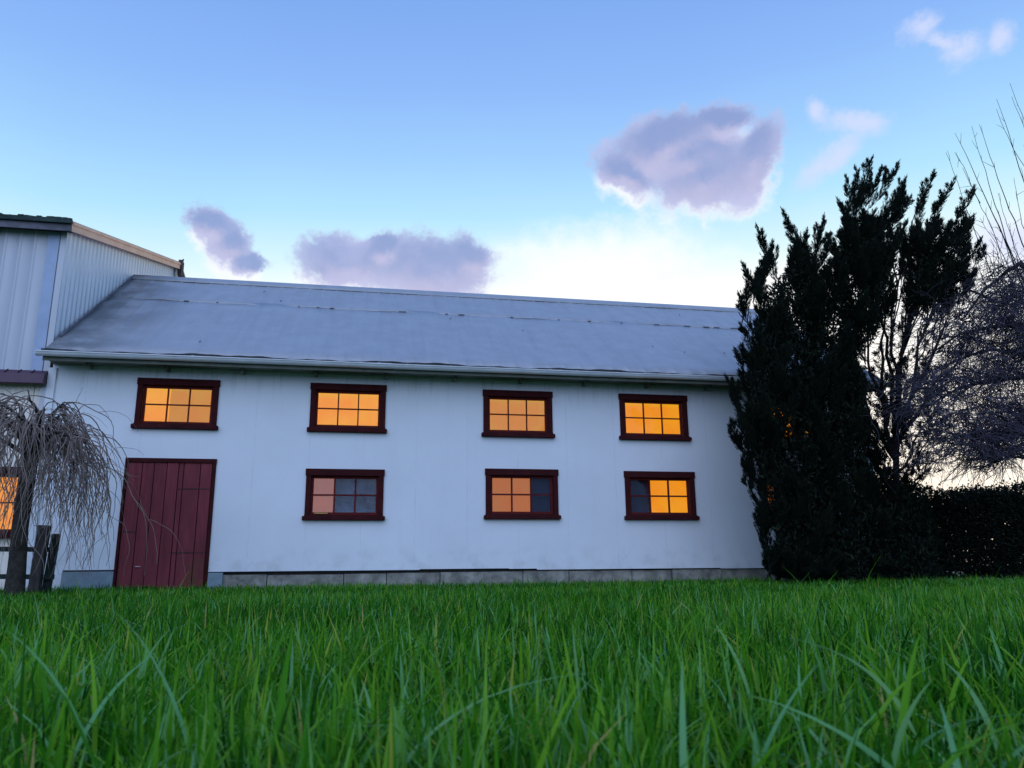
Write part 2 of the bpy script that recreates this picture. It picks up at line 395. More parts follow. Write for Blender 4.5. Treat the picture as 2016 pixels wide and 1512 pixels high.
for o in ops:
    a, b, c, d = o; y1 = WY+0.16
    mb.quad((a, WY, c), (a, y1, c), (a, y1, d), (a, WY, d)); mb.quad((b, WY, c), (b, y1, c), (b, y1, d), (b, WY, d))
    mb.quad((a, WY, d), (b, WY, d), (b, y1, d), (a, y1, d))
    if c > 0: mb.quad((a, WY, c), (b, WY, c), (b, y1, c), (a, y1, c))
mb.build('front_wall', M['wall'], barn)
RY, RZ = 17.5, 6.66; EY, EZ = 13.30, 3.815        # ridge and eave of the roof
sl = (RZ-EZ)/(RY-EY)
BY = 2*RY-WY
mb = MB()
mb.bm.faces.new([mb.bm.verts.new(p) for p in [(XR, WY, 0.0), (XR, BY, 0.0), (XR, BY, ZT-0.05), (XR, RY, RZ-0.12), (XR, WY, ZT-0.05)]])
mb.build('end_wall', M['wall'], barn)
MB().quad((XL, BY, 0), (XR, BY, 0), (XR, BY, ZT), (XL, BY, ZT)).build('rear_wall', M['wall'], barn)
MB().box(XL+.3, XR-.05, WY+1.1, WY+1.16, 0.0, ZT-.1).build('inner_wall', M['void'], barn)
# thin vertical joints of the siding sheets
mb = MB(); x = XL+0.55
while x < XR-0.2:
    z0 = bot(x)+0.01
    cuts = sorted([(z0, ZT-0.02)])
    segs = [(z0, ZT-0.1)]
    for o_, w in [(o, None) for o in ops]:
        if o_[0]-0.12 < x < o_[1]+0.12:
            ns = []
            for a, b in segs:
                lo, hi = o_[2]-0.10, o_[3]+0.10
                if hi < a or lo > b: ns.append((a, b)); continue
                if lo > a: ns.append((a, lo))
                if hi < b: ns.append((hi, b))
            segs = ns
    for a, b in segs: mb.box(x-0.004, x+0.004, WY-0.0025, WY+0.002, a, b)
    x += 0.915
mb.build_each('siding_seam', mat('seam_paint', (0.66, 0.69, 0.72), 0.6), barn)
# foundation: rough old concrete blocks with irregular joints
mb = MB(); x = -2.44+0.02
rr = random.Random(3)
first = True
while x < XR-0.05:
    w = rr.uniform(0.7, 1.6); x1 = min(x+w, XR-0.02)
    mb.box(x, x1-0.012, WY+0.035+rr.uniform(0, .02), WY+0.3, -0.05, 0.272+rr.uniform(-.02, .012), 0.008); x = x1
mb.build_each('foundation_block', M['foundation'], barn)
mb = MB(); mb.box(-4.62, -3.86, WY-0.03, WY+0.2, -0.05, 0.335, 0.006); mb.box(-2.43, -2.20, WY-0.035, WY+0.02, -0.05, 0.30, 0.006)
mb.build_each('door_footing', M['concrete'], barn)
MB().box(-2.43, XR-0.03, WY+0.10, WY+0.25, 0.24, 0.34).build('sill_beam', M['dark_wood'], barn)
MB().box(-4.60, -3.86, WY+0.05, WY+0.25, 0.3, 0.38).build('sill_beam', M['dark_wood'], barn)

# roof : lower sheets, upper sheets lapping over them, fine ribs
def roof_z(y): return EZ+(y-EY)*sl
def sheet(ya, yb, lift, rib, x0, x1, seed, amp=0.009, wav=0.0):
    r = random.Random(seed); xs_ = [x0]; x = x0
    prof = []
    while x < x1:
        prof += [(x, 0), (x+rib*0.40, 0), (x+rib*0.46, amp), (x+rib*0.54, amp), (x+rib*0.60, 0)]; x += rib
    prof = [(min(a, x1), b) for a, b in prof]; prof.append((x1, 0))
    V_, F_ = [], []; ny = 8
    nrm = np.array([0, -sl, 1])/math.sqrt(1+sl*sl)
    jx = 0
    for k in range(ny+1):
        y = ya+(yb-ya)*k/ny
        for (px, h) in prof:
            o = 0.010*math.sin(px*1.7+k*1.3+seed)*0.5+0.006*math.sin(px*4.1+k*2.0)
            ya_ = y - (0.02*math.sin(px*2.3+seed)+0.012*math.sin(px*7.9) if k == 0 else 0)
            p = np.array([px, ya_, roof_z(ya_)+lift])+nrm*(h+o*0.6); V_.append(p)
    n = len(prof)
    for k in range(ny):
        for i in range(n-1):
            a = k*n+i; F_.append((a, a+1, a+n+1, a+n))
    # underside
    return np.array(V_), np.array(F_)
ysm = 16.06
v1, f1 = sheet(EY, ysm+0.1, 0.0, 0.305, XL, XR+0.12, 1, 0.007)
v2, f2 = sheet(ysm-0.03, RY, 0.006, 0.305, XL, XR+0.12, 2, 0.007)
vv = np.concatenate([v1, v2]); ff = np.concatenate([f1, f2+len(v1)])
roof = link('roof', np_mesh('roof', vv, ff), M['roof'], barn)
so = roof.modifiers.new('solid', 'SOLIDIFY'); so.thickness = 0.012; so.offset = -1
mb = MB(); mb.quad((XL, RY, RZ), (XR+.12, RY, RZ), (XR+.12, BY+.4, RZ-(BY+.4-RY)*sl), (XL, BY+.4, RZ-(BY+.4-RY)*sl)); mb.build('rear_slope', M['roof'], roof)
mb = MB(); mb.prism([(RY-0.20, RZ-0.115), (RY-0.20, RZ-0.075), (RY, RZ+0.065), (RY+0.20, RZ-0.075), (RY+0.20, RZ-0.115), (RY, RZ+0.035)], XL, XR+0.14)
mb.build('ridge_cap', M['roof'], roof)
# screw heads / stains and lifted lap edges on the seam
mb = MB(); rr = random.Random(11); x = XL+0.3
while x < XR:
    if rr.random() < 0.42:
        w = rr.uniform(0.03, 0.16); y = ysm-0.045
        mb.bar((x, y, roof_z(y)+0.02), (x+w, y, roof_z(y)+0.02), 0.012, 0.02)
    x += rr.uniform(0.18, 0.55)
for _ in range(9):
    x = rr.uniform(XL+1, XR-2); y = rr.uniform(13.7, 17.2); mb.bar((x, y, roof_z(y)+0.03), (x+0.02, y+0.05, roof_z(y+.05)+0.03), 0.015, 0.01)
mb.build_each('lap_stain', mat('lap_grime', (0.10, 0.11, 0.13), 0.9), roof)
# barge board on the left rake
mb = MB(); mb.bar((XL+0.02, EY+0.02, EZ-0.06), (XL+0.02, WY+0.02, roof_z(WY)-0.06), 0.03, 0.10); mb.build('barge_board', M['soffit'], roof)
# flashing strip where the roof meets the tall building
mb = MB(); mb.bar((XL+0.03, WY+0.05, roof_z(WY)+0.055), (XL+0.03, RY-0.02, RZ+0.045), 0.03, 0.014); mb.build('flashing', M['fascia'], roof)
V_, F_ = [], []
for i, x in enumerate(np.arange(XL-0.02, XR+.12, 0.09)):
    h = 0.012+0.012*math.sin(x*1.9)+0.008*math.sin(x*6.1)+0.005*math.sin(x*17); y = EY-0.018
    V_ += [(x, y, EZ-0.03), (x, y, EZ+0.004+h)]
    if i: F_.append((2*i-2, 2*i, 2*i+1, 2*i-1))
de_ = link('drip_edge', np_mesh('drip_edge', V_, F_), M['dark_wood'], roof); so = de_.modifiers.new('solid', 'SOLIDIFY'); so.thickness = 0.006  # dark strip modelled in place of the shadow between roof edge and gutter
# soffit, fascia, gutter
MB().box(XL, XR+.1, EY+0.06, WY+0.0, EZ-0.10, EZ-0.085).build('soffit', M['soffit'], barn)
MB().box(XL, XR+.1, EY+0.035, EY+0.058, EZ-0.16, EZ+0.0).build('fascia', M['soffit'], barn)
mb = MB(); prof = []
GY, GZ, gr = EY-0.035, EZ-0.045, 0.066
for k in range(13):
    a = math.pi+math.pi*k/12; prof.append((GY+gr*math.cos(a), GZ+gr*0.95*math.sin(a)))
prof = [(GY-gr-0.010, GZ+0.012), (GY-gr-0.012, GZ)] + prof[1:]
inner = [(GY+(y-GY)*0.9, GZ+(z-GZ)*0.9+0.001) for y, z in prof[::-1]]
n_seg = 24; gx0, gx1 = XL-0.07, XR+0.16
for i in range(3):
    a = gx0+(gx1-gx0)*i/3; b = gx0+(gx1-gx0)*(i+1)/3
    mb.prism([(y-0.003*(i % 2), z-0.004*(i % 2)) for y, z in prof+inner], a, b+0.02*(i < 2))
mb.box(gx0-0.004, gx0+0.004, GY-gr, GY+gr, GZ-gr*0.8, GZ+0.008)
gut = mb.build('gutter', M['gutter'], barn, False)
mb = MB(); x = XL+0.5
while x < XR: mb.box(x-0.012, x+0.012, GY-gr-0.014, GY+gr+0.03, GZ+0.006, GZ+0.012); x += 0.76
mb.build_each('gutter_hanger', M['gutter'], gut)
MB().box(5.30, 5.50, GY-0.05, GY+0.03, GZ+0.014, GZ+0.034, 0.006).build('dead_leaves', mat('dead_leaf', (0.22, 0.14, 0.05), 0.9, var=0.5, scale=30), gut)
# rafter tails
for k, x in enumerate(np.arange(XL+0.6, XR, 1.22)):
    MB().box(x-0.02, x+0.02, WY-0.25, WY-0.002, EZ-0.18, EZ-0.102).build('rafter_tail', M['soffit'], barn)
# board closing the top of the wall
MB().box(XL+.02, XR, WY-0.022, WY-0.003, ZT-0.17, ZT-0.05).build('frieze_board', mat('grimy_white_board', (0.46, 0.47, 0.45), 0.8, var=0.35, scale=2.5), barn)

def build_window(x0, x1, z0, z1, kind, parent, wy=WY):
    cw, tw, sw = 0.085, 0.115, 0.095
    z0s = z0+sw
    mb = MB()
    mb.box(x0, x0+cw, wy-0.035, wy+0.03, z0s-0.002, z1-tw, 0.004); mb.box(x1-cw, x1, wy-0.035, wy+0.03, z0s-0.002, z1-tw, 0.004)
    mb.box(x0-0.012, x1+0.012, wy-0.045, wy+0.03, z1-tw, z1, 0.005)
    w = mb.build('window', M['maroon'], parent)
    MB().box(x0-0.035, x1+0.035, wy-0.085, wy+0.03, z0, z0s-0.024, 0.012).box(x0-0.004, x1+0.004, wy-0.05, wy+0.03, z0s-0.0235, z0s-0.003).build('sill', M['maroon'], w)
    # sash frame, deep inside the opening
    ix0, ix1, iz0, iz1 = x0+cw-0.002, x1-cw+0.002, z0s, z1-tw+0.002
    s = 0.045; ys = wy+0.035
    mb = MB()
    mb.box(ix0, ix0+s, ys, ys+0.04, iz0, iz1); mb.box(ix1-s, ix1, ys, ys+0.04, iz0, iz1)
    mb.box(ix0+s, ix1-s, ys+0.001, ys+0.039, iz0, iz0+s); mb.box(ix0+s, ix1-s, ys+0.001, ys+0.039, iz1-s, iz1)
    gx0, gx1, gz0, gz1 = ix0+s, ix1-s, iz0+s, iz1-s
    gw = (gx1-gx0)/3; mt = 0.011 if kind.isupper() else 0.014
    for k in (1, 2): mb.box(gx0+gw*k-mt, gx0+gw*k+mt, ys+0.004, ys+0.034, gz0, gz1)
    zm = (gz0+gz1)/2+0.005; mb.box(gx0, gx1, ys+0.006, ys+0.032, zm-mt, zm+mt)
    mb.build('sash', M['sash'], w)
    MB().box(gx0, gx1, ys+0.018, ys+0.022, gz0, gz1).build('pane', M['glass'], w)
    yb = ys+0.075
    lit = {'A': [(0, .36, 'lit_bright'), (.36, 1, 'lit_mid')], 'B': [(0, 1, 'lit_bright')], 'C': [(0, 1, 'lit_mid')], 'D': [(0, 1, 'lit_bright')], 'E': [(0, 1, 'lit_bright')],
           'b': [(-.05, .32, 'lit_pink')], 'c': [(0, .66, 'lit_orange')], 'd': [(.36, 1, 'lit_bright')], 'e': [(.0, .4, 'lit_orange')], 'T': [(0, 1, 'lit_bright')]}[kind]
    if kind == 'b': MB().box(gx0+(gx1-gx0)*.33, gx1+.05, yb+.03, yb+.04, gz0-.04, gz1+.05).build('curtain', M['curtain'], w)  # added panel, coloured to imitate sky reflection in the glass
    if kind in 'cd': MB().box(gx0-.05, gx1+.05, yb+.05, yb+.06, gz0-.04, gz1+.05).build('curtain', M['dark_curtain'], w)
    for a, b, mm in lit:
        xa, xb = gx0+(gx1-gx0)*a, gx0+(gx1-gx0)*b
        if a <= 0: xa -= 0.05
        if b >= 1: xb += 0.05
        # a cloth blind with gentle folds
        n = 24; V_, F_ = [], []
        for i in range(n+1):
            x = xa+(xb-xa)*i/n; yy = yb+0.006*math.sin(i*1.1)+0.003*math.sin(i*2.7)
            V_ += [(x, yy, gz0-0.04), (x, yy, gz1+0.05)]
        for i in range(n): F_.append((2*i, 2*i+2, 2*i+3, 2*i+1))
        link('blind', np_mesh('blind', V_, F_), M[mm], w, True)
    return w
lab = {'b': 'lower window left, pinkish blind on one side and dark sky reflections', 'c': 'window with dull orange blind and dark right panes', 'd': 'window with dark left panes and bright orange blind'}
for x0, x1, z0, z1, k in wins:
    w = build_window(x0, x1, z0, z1, k, barn)
    if k in lab: w['label'] = lab[k]
# flaps and latch of the dim lower window
mb = MB(); mb.box(-0.80, -0.58, WY-0.02, WY+0.03, 1.255, 1.275); mb.build('latch', mat('brass_bit', (0.35, 0.20, 0.05), 0.4, metal=0.4), barn)

# door
dx0, dx1, dz0, dz1 = door
dw = dx1-dx0
mb = MB(); rr = random.Random(5)
edges = [0.0, 0.17, 0.31, 0.46, 0.60, 0.66, 0.86, 1.0]
ix0, ix1 = dx0+0.035, dx1-0.055
for i in range(len(edges)-1):
    a = ix0+(ix1-ix0)*edges[i]; b = ix0+(ix1-ix0)*edges[i+1]
    mb.box(a+0.006, b-0.006, WY-0.012+rr.uniform(-.004, .004), WY+0.03, 0.07+rr.uniform(-.02, .02), dz1-0.075, 0.004)
dr = mb.build('door', M['door'], barn)
mb = MB()
mb.box(ix0+0.78*(ix1-ix0)-0.22, ix1-0.005, WY-0.020, WY-0.002, 1.655, 1.665); mb.box(ix0+0.58*(ix1-ix0), ix1-0.005, WY-0.020, WY-0.002, 0.62, 0.63)
mb.box(ix0+0.01, ix0+0.16*(ix1-ix0), WY-0.020, WY-0.002, 0.955, 0.967); mb.build_each('plank_joint', M['dark_wood'], dr)
mb = MB(); mb.box(dx0-0.01, dx1+0.01, WY-0.035, WY+0.03, dz1-0.07, dz1, 0.005); mb.box(dx0-0.01, dx0+0.03, WY-0.03, WY+0.03, 0.0, dz1-0.07); mb.box(dx1-0.05, dx1+0.005, WY-0.03, WY+0.03, 0.0, dz1-0.07)
mb.build('door_frame', M['maroon'], dr)
MB().box(-3.55, -3.47, WY-0.03, WY-0.018, 0.40, 0.415, 0.003).build('handle', mat('pale_metal', (0.4, 0.33, 0.36), 0.4, metal=0.5), dr)
MB().box(ix0, ix1, WY+0.035, WY+0.06, 0, dz1).build('door_backing', M['void'], dr)
# corner board
MB().box(XL-0.05, XL+0.07, WY-0.036, WY-0.002, 0.0, ZT-0.22).build('corner_board', M['wall'], barn)

# ------------------------------------------------------------------ tall ribbed building at the left
TX = XL-0.045; TL = -13.0
TZ = 6.16; PY, PZ = 21.2, 8.38
tsl = (PZ-TZ)/(PY-WY)
shed = empty('tall_metal_building', (-9, WY, 0), 'tall ribbed metal building adjoining the left end of the white barn', 'building')
def ribbed_x(x0, x1, y, z0, z1, pitch, amp, jitter=0.0):
    """sheet in the XZ plane facing -Y with trapezoid ribs"""
    pts = []; x = x0
    while x < x1: pts += [(x, 0), (x+pitch*0.72, 0), (x+pitch*0.78, amp), (x+pitch*0.92, amp), (x+pitch*0.98, 0)]; x += pitch
    pts = [(min(a, x1), b) for a, b in pts]+[(x1, 0)]
    V_, F_ = [], []
    for px, h in pts: V_ += [(px, y-h, z0), (px, y-h, z1)]
    for i in range(len(pts)-1): F_.append((2*i, 2*i+2, 2*i+3, 2*i+1))
    return np_mesh('s', V_, F_)
link('upper_siding', ribbed_x(TL, TX, WY, 3.45, TZ, 0.23, 0.016), M['tin_upper'], shed)
def ribbed_hole(x0, x1, y, z0, z1, pitch, amp, hx0_, hx1_, hz0, hz1):
    V_, F_ = [], []; o_ = 0
    for a, b, c, d in ((x0, hx0_, z0, z1), (hx0_, hx1_, z0, hz0), (hx0_, hx1_, hz1, z1), (hx1_, x1, z0, z1)):
        me = ribbed_x(a, b, y, c, d, pitch, amp); V_ += [v.co[:] for v in me.vertices]; F_ += [[i+o_ for i in p.vertices] for p in me.polygons]; o_ = len(V_)
    return np_mesh('s', V_, F_)
link('lower_siding', ribbed_hole(TL, TX, WY+0.01, 0.0, 3.4, 0.105, 0.014, -6.56, -5.38, 0.93, 1.90), M['tin_lower'], shed)
mb = MB(); mb.box(-6.55, -6.25, WY-0.028, WY-0.018, 3.56, TZ-0.12); mb.box(-5.47, -5.29, WY-0.027, WY-0.018, 3.56, TZ-0.12); mb.build_each('flat_panel', mat('bluish_flat_panel', (0.34, 0.42, 0.56), 0.5, var=0.15, scale=2), shed)
mb = MB(); mb.box(TX-0.09, TX+0.004, WY-0.024, WY-0.003, 0.0, TZ-0.05); mb.build('corner_trim', M['tin_upper'], shed)
# side wall with ribs facing +X
pts = []; y = WY; pitch = 0.20
while y < 2*PY-WY: pts += [(y, 0), (y+pitch*.5, 0), (y+pitch*.6, .018), (y+pitch*.9, .018)]; y += pitch
V_, F_ = [], []
for yy, h in pts:
    zt = TZ+(yy-WY)*tsl if yy < PY else PZ-(yy-PY)*tsl
    V_ += [(TX-0.012+h, yy, 0.0), (TX-0.012+h, yy, zt)]
for i in range(len(pts)-1): F_.append((2*i, 2*i+2, 2*i+3, 2*i+1))
link('side_siding', np_mesh('s', V_, F_), M['tin_side'], shed)
# roof slab with thick mossy eave, fascia and rake coloured as if warmly lit
mb = MB(); oy = 0.22; rx = TX+0.13
def tz(y): return TZ+(y-WY)*tsl
mb.prism([(WY-oy, tz(WY-oy)+0.05), (WY-oy, tz(WY-oy)+0.10), (PY, PZ+0.12), (2*PY-WY+oy, tz(WY-oy)+0.10), (2*PY-WY+oy, tz(WY-oy)+0.05), (PY, PZ+0.07)], TL, rx)
rf = mb.build('roof', mat('old_tin', (0.30, 0.30, 0.32), 0.6, metal=0.2, var=0.3), shed)
mb = MB(); mb.box(TL, rx+0.01, WY-oy-0.07, WY-oy+0.0, tz(WY-oy)+0.03, tz(WY-oy)+0.115, 0.01); mb.build('mossy_eave', M['moss_edge'], rf)
mb = MB(); rr = random.Random(4)
for _ in range(60):
    x = rr.uniform(TL+5, rx); s = rr.uniform(.015, .05); mb.box(x-s, x+s, WY-oy-0.05-s*.5, WY-oy-0.05+s, tz(WY-oy)+0.10, tz(WY-oy)+0.112+s*.5, s*.3)
mb.build_each('moss_clump', M['moss_edge'], rf)
mb = MB(); mb.box(TL, rx, WY-oy-0.012, WY-oy+0.012, tz(WY-oy)-0.09, tz(WY-oy)+0.028); mb.build('fascia', M['fascia'], rf)
MB().box(TL, rx-0.03, WY-oy+0.013, WY-0.02, tz(WY)-0.10, tz(WY)-0.08).build('soffit', M['dark_wood'], rf)
mb = MB(); mb.bar((rx-0.01, WY-oy, tz(WY-oy)+0.0), (rx-0.01, PY, PZ+0.01), 0.035, 0.17); mb.bar((rx+0.012, WY-oy, tz(WY-oy)+0.055), (rx+0.012, PY+.02, PZ+0.075), 0.03, 0.05)
mb.build('rake_board', M['rake'], rf)
mb = MB(); mb.bar((TX+0.05, WY, tz(WY)-0.035), (TX+0.05, PY, PZ-0.035), 0.12, 0.02); mb.build('rake_soffit', M['rake'], rf)
mb = MB(); mb.box(rx-0.05, rx+0.05, PY-0.12, PY+0.14, PZ-0.30, PZ+0.16, 0.02); mb.bar((rx+.02, PY+.02, PZ+.1), (rx+.03, PY+.06, PZ+.24), .03, .03); mb.build('ridge_end', mat('rusty_cap', (0.05, 0.03, 0.03), 0.8, var=0.5, scale=8), rf)
# dark red awning band over the lower storey
mb = MB(); mb.prism([(WY-0.02, 3.585), (WY-0.16, 3.50), (WY-0.20, 3.335), (WY-0.17, 3.315), (WY-0.02, 3.35)], TL, TX-0.01)
aw = mb.build('awning', M['awning'], shed)
mb = MB(); x = TL
while x < TX-0.1: mb.bar((x, WY-0.03, 3.592), (x-0.0, WY-0.165, 3.508), 0.012, 0.014); x += 0.2
mb.build_each('awning_rib', M['awning'], aw)
w = build_window(-6.62, -5.32, 0.86, 1.98, 'T', shed, WY-0.02)
w['label'] = 'tall building window, lit orange, behind the weeping tree'

# ------------------------------------------------------------------ tubes and foliage
def tubes(paths, sides=4):
    """paths: list of (pts (n,3), r (n,)) -> verts, quads"""
    V_, F_ = [], []; off = 0
    ang = np.arange(sides)*2*np.pi/sides; ca, sa = np.cos(ang), np.sin(ang)
    for pts, r in paths:
        pts = np.asarray(pts, float); r = np.asarray(r, float); n = len(pts)
        t = np.gradient(pts, axis=0); t /= (np.linalg.norm(t, axis=1, keepdims=True)+1e-9)
        ref = np.array([0.31, 0.87, 0.38]); a = np.cross(t, ref); a /= (np.linalg.norm(a, axis=1, keepdims=True)+1e-9); b = np.cross(t, a)
        ring = pts[:, None, :]+r[:, None, None]*(a[:, None, :]*ca[None, :, None]+b[:, None, :]*sa[None, :, None])
        V_.append(ring.reshape(-1, 3))
        i = np.arange(n-1)[:, None]*sides; j = np.arange(sides)[None, :]; j2 = (j+1) % sides
        F_.append(np.stack([i+j, i+j2, i+sides+j2, i+sides+j], -1).reshape(-1, 4)+off); off += n*sides
    return np.concatenate(V_), np.concatenate(F_)

def tube_obj(name, paths, material, parent, sides=4):
    v, f = tubes(paths, sides); return link(name, np_mesh(name, v, f), material, parent, True)

def unit(v): return v/(np.linalg.norm(v, axis=-1, keepdims=True)+1e-9)

def sprays(P, D_, L, Wd):
    """kite-shaped leaf sprays: start P, direction D, length L, width W  -> verts, quads"""
    n = len(P); rnd = unit(RNG.normal(size=(n, 3))); side = unit(np.cross(D_, rnd))
    p0 = P; p1 = P+D_*(L*0.45)[:, None]+side*(Wd*0.5)[:, None]; p2 = P+D_*L[:, None]; p3 = P+D_*(L*0.45)[:, None]-side*(Wd*0.5)[:, None]
    return np.stack([p0, p1, p2, p3], 1).reshape(-1, 3), np.arange(4*n).reshape(-1, 4)

def leader_sprays(base, tip, width, dens=1.0, rough=1.0):
    """a flame-shaped leading shoot: an axis with short side branchlets carrying sprays"""
    base, tip = np.array(base, float), np.array(tip, float); L = np.linalg.norm(tip-base)
    up = np.array([0, 0, 1.0]); d0 = unit(tip-base); c = base+(tip-base)*0.55+(tip-base-up*np.dot(tip-base, up))*0.18
    P_, D__, L_, W_ = [], [], [], []
    width = width*1.2; nb = max(6, int(L*100*dens)); ts = RNG.beta(1.35, 1.0, nb)
    for t in ts:
        p = (1-t)**2*base+2*t*(1-t)*c+t*t*tip
        tan = unit(2*(1-t)*(c-base)+2*t*(tip-c))
        rad = unit(np.cross(tan, RNG.normal(size=3)))
        bl = width*min(1, 1.25*(1-t))**0.9*RNG.uniform(0.5, 1.2)+0.02
        bd = unit(tan*1.0+rad*0.52*rough+up*0.2)
        ns = max(3, int(bl*115)); s = np.sort(RNG.uniform(0.05, 1.0, ns))
        pp = p+bd*(bl*s)[:, None]+(up*0.12*bl)*(s**2)[:, None]
        dd = unit(bd*1.0+RNG.normal(size=(ns, 3))*0.19+up*0.25)
        ll = RNG.uniform(0.04, 0.10, ns)*(1.15-0.35*s)
        P_.append(pp); D__.append(dd); L_.append(ll); W_.append(RNG.uniform(0.006, 0.0105, ns))
    # slender tip
    ns = 16; s = np.linspace(0.78, 1.03, ns)[:, None]; pp = base+(tip-base)*s; P_.append(pp); D__.append(unit(np.tile(unit(tip-c), (ns, 1))+RNG.normal(size=(ns, 3))*0.15))
    L_.append(np.full(ns, 0.09)); W_.append(np.full(ns, 0.014))
    return np.concatenate(P_), np.concatenate(D__), np.concatenate(L_), np.concatenate(W_)

def in_poly(x, y, poly):
    c = False; n = len(poly)
    for i in range(n):
        x1, y1 = poly[i]; x2, y2 = poly[(i+1) % n]
        if (y1 > y) != (y2 > y) and x < (x2-x1)*(y-y1)/(y2-y1)+x1: c = not c
    return c

def crown(parent, tips, Yc, axis_px, depth, nfill, poly, wid=0.24, dens=1.0, lo=0.6, hi=1.05, core=0, lean=0.6):
    Ps, Ds, Ls, Ws = [], [], [], []; ends = []
    def add(tip, L, w):
        axs = [at(q, axis_px[1], Yc)[0] for q in (axis_px[0] if isinstance(axis_px[0], tuple) else (axis_px[0],))]
        ax = min(axs, key=lambda q: abs(q-tip[0])); to = np.array([ax-tip[0]+RNG.normal()*.3, Yc-tip[1], 0]); dist = np.linalg.norm(to); to = to/(dist+1e-6)
        ln = min(lean, 0.25+dist*0.3)
        b = tip+to*L*ln-np.array([0, 0, L*math.sqrt(max(0.1, 1-ln*ln))])
        b[2] = max(b[2], 0.05); r = leader_sprays(b, tip, w, dens); Ps.append(r[0]); Ds.append(r[1]); Ls.append(r[2]); Ws.append(r[3]); ends.append((b, tip))
        tan = unit(tip-b)
        for _ in range(int(RNG.integers(3, 7))):
            t = RNG.uniform(.2, .8); p = b+(tip-b)*t; rad = unit(np.cross(tan, RNG.normal(size=3))); sl_ = L*RNG.uniform(.28, .5)*(1.15-t)
            e = p+unit(tan*.9+rad*RNG.uniform(.3, .75)+np.array([0, 0, .3]))*sl_
            r = leader_sprays(p, e, w*.42, dens*1.1); Ps.append(r[0]); Ds.append(r[1]); Ls.append(r[2]); Ws.append(r[3])
    for (px, py, L, w) in tips:
        add(at(px, py, Yc+RNG.uniform(-.25, .25)), L, w)
    k = 0
    xs_ = [p[0] for p in poly]; ys_ = [p[1] for p in poly]
    while k < nfill:
        x, y = RNG.uniform(min(xs_), max(xs_)), RNG.uniform(min(ys_), max(ys_))
        if not in_poly(x, y, poly): continue
        add(at(x, y, Yc+RNG.uniform(-depth, depth)), RNG.uniform(lo, hi), wid*RNG.uniform(0.8, 1.2)); k += 1
    if core:      # the thick inner foliage
        cx_, cy_ = np.mean(xs_), np.mean(ys_); q = []
        while len(q) < core:
            x, y = RNG.uniform(min(xs_), max(xs_)), RNG.uniform(min(ys_), max(ys_))
            if in_poly(x+(x-cx_)*0.22, y-(70 if y < 700 else 0), poly): q.append(at(x, y, Yc+RNG.uniform(-.55, .55)))
        q = np.array(q); Ps.append(q); Ds.append(unit(RNG.normal(size=q.shape)+[0, 0, 1.2])); Ls.append(RNG.uniform(.06, .13, len(q))); Ws.append(RNG.uniform(.02, .04, len(q)))
    P, D_, L, Wd = map(np.concatenate, (Ps, Ds, Ls, Ws))
    keep = (P[:, 1] < WY-0.12) | (P[:, 0] > XR+0.2); P, D_, L, Wd = P[keep], D_[keep], L[keep], Wd[keep]
    v, f = sprays(P, D_, L, Wd)
    tone = np.repeat(RNG.uniform(0, 1, len(P))**1.5, 4)
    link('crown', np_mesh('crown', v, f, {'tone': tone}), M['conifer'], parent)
    return ends

def stem(a, b, r0, r1, wob=0.05, n=10, rng=RNG):
    a, b = np.array(a, float), np.array(b, float); t = np.linspace(0, 1, n)[:, None]
    p = a+(b-a)*t; w = np.cumsum(rng.normal(size=(n, 3)), 0)*wob/math.sqrt(n); w -= w[0]; w = w-(t*w[-1])
    return p+w, np.linspace(r0, r1, n)

# dense evergreen in front of the right end of the barn
YC = 11.9
c1 = at(1625, 1148, YC)
con = empty('evergreen_tree', (c1[0], YC, 0), 'dense dark many-pointed evergreen covering the right end of the barn', 'tree')
tips1 = [(1462, 520, .9, .2), (1470, 560, .8, .2), (1490, 448, 1.1, .20), (1512, 500, .9, .2), (1541, 415, 1.3, .22), (1560, 470, 1.0, .2), (1583, 500, .8, .18), (1588, 455, .9, .16), (1622, 428, 1.0, .16), (1650, 395, 1.1, .18), (1668, 425, .9, .18),
         (1690, 338, 1.1, .17), (1717, 312, 1.4, .20), (1735, 330, 1.2, .16), (1768, 322, 1.2, .15), (1783, 352, 1.1, .16), (1793, 388, 1.0, .15), (1455, 580, .7, .16), (1458, 640, .6, .16), (1448, 690, .6, .15), (1430, 742, .6, .15), (1437, 770, .6, .15),
         (1440, 828, .6, .15), (1447, 858, .5, .14), (1462, 905, .55, .14), (1466, 930, .5, .12), (1484, 975, .5, .14), (1494, 1010, .5, .14), (1498, 1050, .5, .14), (1505, 1090, .4, .14), (1532, 1125, .35, .14)]
poly1 = [(1440, 745), (1462, 640), (1470, 560), (1492, 500), (1545, 450), (1595, 490), (1650, 425), (1700, 360), (1780, 365), (1790, 440), (1790, 520), (1745, 590), (1700, 640), (1690, 700), (1718, 780), (1722, 960), (1740, 990), (1775, 1040), (1785, 1140), (1730, 1142), (1545, 1135), (1512, 1080), (1482, 960), (1450, 850)]
ends = crown(con, tips1, YC, ((1545, 1640, 1735), 1100), 0.85, 330, poly1, 0.23, 1.0, core=34000)
paths = []
for k in range(9):
    e = ends[int(RNG.integers(31, len(ends)))][0]; e = np.array([e[0], max(e[1], YC+.1), e[2]*.9]); paths.append(stem(c1*[1, 1, 0]+[RNG.uniform(-.2, .2), RNG.uniform(.1, .3), -0.05], e, 0.07, 0.02, 0.10))
for b, t in ends:
    if RNG.random() < 0.5: paths.append(stem(b, t, 0.012, 0.003, 0.04, 6))
tube_obj('trunk', paths, M['bark_dark'], con, 5)

